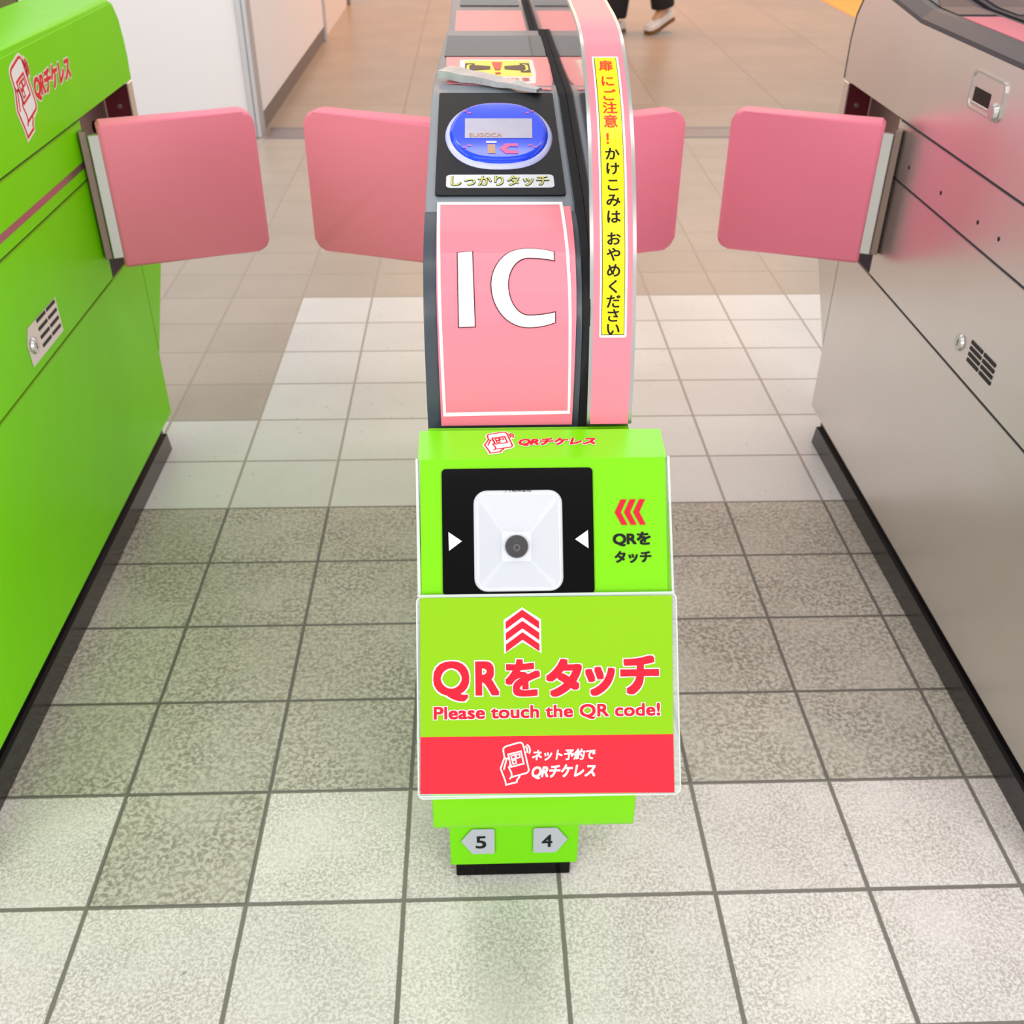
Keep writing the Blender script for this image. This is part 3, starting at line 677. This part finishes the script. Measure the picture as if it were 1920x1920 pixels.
# number plates
NM = plane_map((0, .0359, .0985), (0, -.0029, -.073))
def tag_plate(cx, k, num, x0, x1):
    a, b = min(x0, x1), max(x0, x1)
    pts = [(x0, .0070), (x0 + k * .002, .0055), (x1 - k * .014, .0055), (x1, .0265), (x1 - k * .014, .0505), (x0 + k * .002, .0505), (x0, .0490)]
    p = obj('number_plate', lay(poly2(nb(), pts), NM, .0015, .0012), 'plate_num', GC, label='grey arrow plate with the number ' + num)
    letter('lettering', num, (cx - .0068, cx + .0068, .0170, .0400), NM, .0031, 'ink', p, off=.02)
tag_plate(-.0415, -1, '5', -.0242, -.0665); tag_plate(.0425, 1, '4', .0250, .0685)
flap(GC, -.088, 1.012, radians(21), -1); flap(GC, .098, 1.012, radians(21), 1, L=.248)

# ---------------------------------------------------------------- QR reader unit hung on the front of the centre gate
QR = thing('code_reader', 'bright green code reader box with black scanner window on the middle gate', 'code reader', (.007, -.0981, .40))
O = Vector((0, -.0809, .7045)); DS = Vector((0, -.1663, -.2205)).normalized(); NR = DS.cross(Vector((1, 0, 0))).normalized()
if NR.z < 0: NR = -NR
mm = lambda x, s, l: O + Vector((x, 0, 0)) + DS * s + NR * l
ftop = Vector((0, -.0412, .7092)); fd = (O - ftop).normalized()
FN = fd.cross(Vector((1, 0, 0))).normalized()
if FN.z < 0: FN = -FN
fmap_ = lambda x, s, l: ftop + Vector((x, 0, 0)) + fd * s + FN * l
def mp(s, l): v = mm(0, s, l); return (v.y, v.z)
# bracket that carries it
bm = nb(); prism(bm, [(-.0255, .7032), (-.050, .690), mp(.01, -.028), mp(.245, -.028), (-.2152, .4449), (-.2187, .4145), (-.2172, .4085), (-.2130, .4035), (-.2060, .4010), (-.0255, .4005), (-.0255, .66)], YZ, -.0812, .0952, .0012, 2)
obj('bracket', bm, 'green_sign', QR, True)
# hood with side cheeks
hole_g = rrect(-.0680, .0572, .0079, .1122, .0035)
S1 = .1122
for xa, xb in ((-.0873, -.0858), (.1180, .1196)):
    bm = prism(nb(), [(-.0412, .7092), (-.0809, .7045), mp(.1135, 0), mp(.1135, -.030), mp(.01, -.030), (-.045, .668)], YZ, xa, xb)
    obj('side_cheek', bm, 'white', QR)
obj('top_cover', lay(poly2(nb(), [(-.0874, 0), (.1196, 0), (.1196, .0400), (-.0874, .0400)]), fmap_, -.0015, .0017), 'green_top', QR)
obj('face_panel', lay(polyhole(nb(), [(-.0874, 0), (.1196, 0), (.1210, .1145), (-.0862, .1145)], [rrect(-.050, .040, .018, .1105, .003)]), mm, 0), 'green_sign', QR)
for P in ([(-.0885, -.001), (-.0878, .113)], [(.1208, -.001), (.1222, .113)]):
    obj('clear_edge', lay(stroke(nb(), P, .0018), mm, .0004, .0015), 'clear_edge', QR, label='clear edge strip')
# scanner window sheet with hole, scanner below
hole = []
hx0, hx1, hs0, hs1 = -.0420, .0315, .0262, .1098
r = .011
for cx, cy, a0 in ((hx1 - r, hs1 - r, 0), (hx0 + r, hs1 - r, 90), (hx0 + r, hs0 + r, 180), (hx1 - r, hs0 + r, 270)):
    for i in range(7):
        a = radians(a0 + 15 * i); hole.append((cx + r * cos(a), cy + r * sin(a)))
win = obj('scanner_window', lay(polyhole(nb(), hole_g, [hole]), mm, .0012), 'black', QR, label='black window sheet around the scanner')
obj('arrow_mark', lay(poly2(nb(), [(-.0629, .0602), (-.0519, .0678), (-.0626, .0756)]), mm, .0015), 'white', win)
obj('arrow_mark', lay(poly2(nb(), [(.0525, .0600), (.0417, .0674), (.0527, .0751)]), mm, .0015), 'white', win)
scn = obj('scanner', lay(ring(nb(), rrect(-.0435, .0330, .0180, .1112, .010, 6), rrect(-.0374, .0274, .0305, .1064, .006, 6)), mm, .0004), 'scanner', QR, label='white scanner funnel')
bm = nb(); A = rrect(-.0374, .0274, .0305, .1064, .006, 6); B = rrect(-.0185, .0062, .0600, .0850, .0015, 6)
va = [bm.verts.new((a, b, 0)) for a, b in A]; vb = [bm.verts.new((a, b, -.017)) for a, b in B]
for i in range(len(A)): bm.faces.new((va[i], va[(i + 1) % len(A)], vb[(i + 1) % len(A)], vb[i]))
bm.faces.new(vb)
for v in bm.verts: v.co = mm(v.co.x, v.co.y, .0004 + v.co.z)
obj('funnel', bm, 'scanner', scn)
bm = nb(); o_ = rrect(-.0396, .0296, .0284, .1086, .0085, 6); i_ = rrect(-.0384, .0284, .0296, .1074, .0075, 6)
obj('funnel_rim', lay(ring(bm, o_, i_), mm, .0006, .0006), 'white', scn)
ln = obj('lens', cyl(nb(), mm(-.0061, .0725, -.0160), NR, .0098, .0092, .0020, 36), 'lens', scn, True, label='round dark lens')
obj('lens_ring', lay(ring(nb(), stadium(-.0061, .0735, .0030, .0030, 2), stadium(-.0061, .0735, .0018, .0018, 2)), mm, -.0137), 'lens_in', ln)
letter('maker_mark', 'Newland', (-.0118, .0058, .0243, .0275), mm, .0008, 'ink', scn, off=.0)
obj('maker_diamond', lay(poly2(nb(), [(-.0152, .0243), (-.0132, .0262), (-.0152, .0282), (-.0172, .0262)]), mm, .0008), 'plate_num', scn)
# red chevrons and text to the right of the window
bm = nb()
for k in range(3):
    x = .0752 + k * .0077
    poly2(bm, [(x, .0456), (x + .0052, .0349), (x + .0100, .0349), (x + .0050, .0456), (x + .0104, .0562), (x + .0056, .0562)])
obj('chevrons', lay(bm, mm, .0006), 'red_ink', QR, label='three red chevrons pointing left')
letter('lettering', 'QRを', (.0732, .1048, .0620, .0740), mm, .0006, 'ink', QR, off=.035, space=.96)
letter('lettering', 'タッチ', (.0744, .1050, .0778, .0878), mm, .0006, 'ink', QR, off=.035, space=.96)
# logo on the top cover
lg = pictogram(fmap_, .0006, 'red_ink', QR, -.0325, .0035, .0255, 'white', 'cream', lw=.045, fl=.84)
letter('logo_lettering', 'QRチケレス', (-.0035, .0625, .0128, .0238), fmap_, .0008, 'cream', QR, off=.045, extra=.055, shear=.25, space=.95)
letter('logo_lettering', 'QRチケレス', (-.0035, .0625, .0128, .0238), fmap_, .0011, 'red_ink', QR, off=.045, shear=.25, space=.95)

# ---------------------------------------------------------------- acrylic sign holder below the window
SG = thing('sign_holder', 'clear acrylic sign holder with green and red instruction card below the scanner window', 'sign', tuple(mm(.017, .275, .002)))
obj('clear_plate', lay(poly2(nb(), rrect(-.0900, .1245, .1125, .2768, .005)), mm, .0025, .0022), 'clear', SG, label='clear acrylic plate')
bm = nb(); ring(bm, rrect(-.0900, .1245, .1125, .2768, .005), rrect(-.0888, .1233, .1137, .2756, .0042)); obj('plate_rim', lay(bm, mm, .0048, .0006), 'clear_edge', SG)
cd = obj('card', lay(poly2(nb(), [(-.0865, .1140), (.1204, .1150), (.1190, .2280), (-.0874, .2265)]), mm, .0055), 'green_card', SG, label='lime green printed card')
obj('red_footer', lay(poly2(nb(), [(-.0874, .2265), (.1190, .2280), (.1189, .2752), (-.0880, .2722)]), mm, .0055), 'red', cd, label='red footer of the card')
for P in ([(-.0890, .1120), (.1225, .1122)], [(-.0880, .2742), (.1200, .2764)]):
    obj('sheet_edge', lay(stroke(nb(), P, .0012), mm, .0058, .0004), 'clear_edge', SG)
# triple up arrow
c = -.0032; hw = .0137
def chev(bm, s, g=0, h=.0100, th=.0075):
    poly2(bm, [(c - hw - g, s + h), (c, s), (c + hw + g, s + h), (c + hw + g, s + h + th), (c, s + th), (c - hw - g, s + h + th)])
bm = nb(); poly2(bm, [(c - hw - .0016, .1328), (c, .1228), (c + hw + .0016, .1328), (c + hw + .0016, .1604), (c, .1512), (c - hw - .0016, .1604)]); obj('arrow_outline', lay(bm, mm, .0058), 'white', cd)
bm = nb()
for k in range(3): chev(bm, .1246 + .0092 * k, 0, .0098, .0062)
obj('up_arrow', lay(bm, mm, .0061), 'red_ink', cd, label='red triple arrow pointing up')
def outlined(txt, bx, off, ex, l=.0058, **k):
    letter('text_outline', txt, bx, mm, l, 'white', cd, off=off, extra=ex, **k)
    letter('lettering', txt, bx, mm, l + .0004, 'red_ink', cd, off=off, **k)
outlined('Q', (-.0766, -.0470, .1655, .1985), .034, .03)
outlined('R', (-.0424, -.0226, .1660, .1940), .040, .03)
outlined('を', (-.0180, .0108, .1648, .1955), .044, .026)
outlined('タ', (.0152, .0452, .1650, .1962), .048, .026)
outlined('ッ', (.0474, .0722, .1720, .1960), .048, .030)
outlined('チ', (.0762, .1085, .1635, .1955), .048, .026)
outlined('Please touch the QR code!', (-.0765, .1086, .2022, .2146), .030, .045, space=1.03)
pictogram(mm, .0058, 'white', cd, -.0232, .2318, .0250, lw=.05)
letter('lettering', 'ネット予約で', (.0030, .0548, .2382, .2472), mm, .0060, 'white', cd, off=.032, shear=.2, space=.95)
letter('lettering', 'QRチケレス', (.0024, .0548, .2506, .2622), mm, .0060, 'white', cd, off=.036, shear=.25, space=.95)

# ---------------------------------------------------------------- scuffed metal bar lying across the console
ca = Vector((-.0690, .3830, .9105)); cb = Vector((.0300, .3120, .9095)); dv = (cb - ca)
MB = thing('metal_bar', 'scuffed silver metal bar lying slantwise on the middle gate behind the card reader', 'bar', tuple((ca + cb) / 2))
n2 = Vector((-dv.y, dv.x, 0)).normalized()
bm = nb()
prof2 = [(-.013, 0), (-.0125, .0080), (.010, .0095), (.015, .0062), (.014, 0)]
rows = []
for k in range(9):
    t = k / 8; p = ca + dv * t; sc_ = 1 - .62 * t ** 1.6
    rows.append([bm.verts.new(p + n2 * a * sc_ + Vector((0, 0, .0016 + b * sc_ + .0006 * sin(k * 2.3)))) for a, b in prof2])
for A, B in zip(rows[:-1], rows[1:]):
    for i in range(5): bm.faces.new((A[i], A[(i + 1) % 5], B[(i + 1) % 5], B[i]))
bm.faces.new(rows[0]); bm.faces.new(rows[-1][::-1])
obj('bar', bm, 'scuff', MB)
obj('rivet', cyl(nb(), ca + dv * .07 + Vector((0, 0, .0100)), (0, 0, 1), .0022, .0016, .0010, 12), 'steel_bright', MB)

# ---------------------------------------------------------------- person walking in the hall behind
PS = thing('person', 'person in black trousers and white shoes walking beyond the gates', 'person', (.98, 6.55, 0))
def skin(name, verts, edges, radii, m, parent, sub=2, rootv=0):
    me = bpy.data.meshes.new(name); me.from_pydata([tuple(Vector(v) - root_loc(parent)) for v in verts], edges, [])
    o = bpy.data.objects.new(name, me); COL.objects.link(o); o.parent = parent
    md = o.modifiers.new('s', 'SKIN'); sv = me.skin_vertices[0].data
    for i, r_ in enumerate(radii): sv[i].radius = (r_, r_) if not isinstance(r_, tuple) else r_; sv[i].use_root = (i == rootv)
    md.use_smooth_shade = True
    sd = o.modifiers.new('d', 'SUBSURF'); sd.levels = sub; sd.render_levels = sub
    me.materials.append(M[m]); return o
hd = Vector((-.75, -.65, 0)).normalized(); sdv = Vector((hd.y, -hd.x, 0))     # heading, right side
hip = Vector((1.01, 6.42, .92))
V = []; E_ = []; Rr = []
def add(p, r_, par=None):
    V.append(Vector(p)); Rr.append(r_); i = len(V) - 1
    if par is not None: E_.append((par, i))
    return i
pel = add(hip, (.135, .10))
wst = add(hip + Vector((0, 0, .16)), (.12, .09), pel); ch = add(hip + Vector((0, 0, .34)), (.145, .10), wst)
sh = add(hip + Vector((0, 0, .46)), (.13, .075), ch); nk = add(hip + Vector((0, 0, .54)), .05, sh); hb = add(hip + hd * .015 + Vector((0, 0, .62)), .07, nk)
ht = add(hip + hd * .02 + Vector((0, 0, .72)), .085, hb); hp_ = add(hip + hd * .01 + Vector((0, 0, .76)), .05, ht)
nose = add(hip + hd * .105 + Vector((0, 0, .665)), .012, ht)
legs = {}
for s, knee, ank, toe in ((-1, Vector((1.105, 6.40, .50)), Vector((1.175, 6.42, .140)), Vector((1.070, 6.33, .012))),
                          (1, Vector((.90, 6.37, .49)), Vector((.862, 6.38, .09)), Vector((.775, 6.27, .012)))):
    th_ = add(hip + sdv * .09 * s + Vector((0, 0, -.06)), .085, pel)
    kn = add(knee, .055, th_); cf = add(knee.lerp(ank, .35), .052, kn); an = add(ank, .034, cf); fo = add(ank.lerp(toe, .6) + Vector((0, 0, -.01)), .033, an)
    legs[s] = (knee, ank, toe)
for s in (1, -1):
    so = add(hip + sdv * .19 * s + Vector((0, 0, .44)), .05, sh); el = add(hip + sdv * .24 * s - hd * .05 * s + Vector((0, 0, .17)), .038, so)
    wr = add(hip + sdv * .23 * s + hd * .10 * s + Vector((0, 0, -.06)), .026, el); pa = add(hip + sdv * .225 * s + hd * .12 * s + Vector((0, 0, -.13)), .032, wr)
    for k in range(4):
        q = add(V[pa] + hd * (.022 * (k - 1.5)) + Vector((0, 0, -.05)), .009, pa); q = add(V[q] + Vector((0, 0, -.035 + .006 * abs(k - 1.5))) + sdv * -.008 * s, .008, q)
    q = add(V[pa] + hd * .045 + Vector((0, 0, -.015)), .010, pa); add(V[q] + hd * .012 + Vector((0, 0, -.03)), .009, q)
body = skin('body', V, E_, Rr, 'skin', PS)
for s in (1, -1):
    c_ = hip + hd * .088 + sdv * .032 * s + Vector((0, 0, .705)); bm = nb(); bmesh.ops.create_uvsphere(bm, u_segments=10, v_segments=6, radius=.011)
    for v in bm.verts: v.co += c_
    obj('eye', bm, 'ink', PS, True)
# trousers, one open-ended garment ending above the ankle
TV = []; TE = []; TR = []
def ad2(p, r_, par=None):
    TV.append(Vector(p)); TR.append(r_); i = len(TV) - 1
    if par is not None: TE.append((par, i))
    return i
a = ad2(hip, (.16, .125)); b = ad2(hip + Vector((0, 0, .14)), (.14, .105), a)
for s in (1, -1):
    knee, ank, toe = legs[s]
    c1 = ad2(hip + sdv * .09 * s + Vector((0, 0, -.08)), .115, a); c2 = ad2(knee, .092, c1); c3 = ad2(knee.lerp(ank, .60), .082, c2); c4 = ad2(knee.lerp(ank, .97), .080, c3); c5 = ad2(knee.lerp(ank, .99), .080, c4)
skin('trousers', TV, TE, TR, 'trouser', PS, 2)
SV = [hip + Vector((0, 0, -.02)), hip + Vector((0, 0, .30)), hip + Vector((0, 0, .49))]; SE = [(0, 1), (1, 2)]; SR = [(.185, .155), (.19, .15), (.15, .11)]
for s in (1, -1):
    k = len(SV); SV += [hip + sdv * .19 * s + Vector((0, 0, .45)), hip + sdv * .235 * s - hd * .045 * s + Vector((0, 0, .20))]; SE += [(2, k), (k, k + 1)]; SR += [.082, .068]
skin('shirt', SV, SE, SR, 'shirt', PS, 2, 1)
HV = [hip + hd * .035 + Vector((0, 0, .80)), hip - hd * .03 + Vector((0, 0, .74)), hip - hd * .055 + Vector((0, 0, .62))]
skin('hair', HV, [(0, 1), (1, 2)], [.06, .105, .075], 'hair', PS, 2)
def shoe(knee, ank, toe, lift):
    d = (toe - Vector((ank.x, ank.y, toe.z))); d.z = 0; d.normalize(); u = Vector((0, 0, 1)); pitch = lift
    f = (d * cos(pitch) - u * sin(pitch)); up = (u * cos(pitch) + d * sin(pitch)); sd_ = d.cross(u)
    c0 = toe - f * .0 + Vector((0, 0, 0))
    prof3 = [(-.235, .030, .055), (-.225, .036, .060), (-.17, .036, .052), (-.12, .040, .056), (-.06, .047, .050), (-.015, .040, .038), (.0, .020, .018)]
    for nm, m_, z0f, z1f, gr in (('shoe', 'shoe', lambda h: .012, lambda h: h, 0), ('sole', 'sole', lambda h: -.012, lambda h: .0125, .004)):
        bm = nb(); rows = []
        for x, hw_, h in prof3:
            w_ = hw_ + gr; rows.append([bm.verts.new(c0 + f * x + sd_ * a * w_ + up * z) for a, z in ((-1, z0f(h)), (1, z0f(h)), (1, z0f(h) + (z1f(h) - z0f(h)) * .6), (.6, z1f(h)), (-.6, z1f(h)), (-1, z0f(h) + (z1f(h) - z0f(h)) * .6))])
        for A, B in zip(rows[:-1], rows[1:]):
            for i in range(6): bm.faces.new((A[i], A[(i + 1) % 6], B[(i + 1) % 6], B[i]))
        bm.faces.new(rows[0]); bm.faces.new(rows[-1][::-1])
        if nm == 'shoe': par = obj(nm, bm, m_, PS, True)
        else: obj(nm, bm, m_, par, True, label='brown sole')
shoe(*legs[-1], radians(17)); shoe(*legs[1], 0.0)
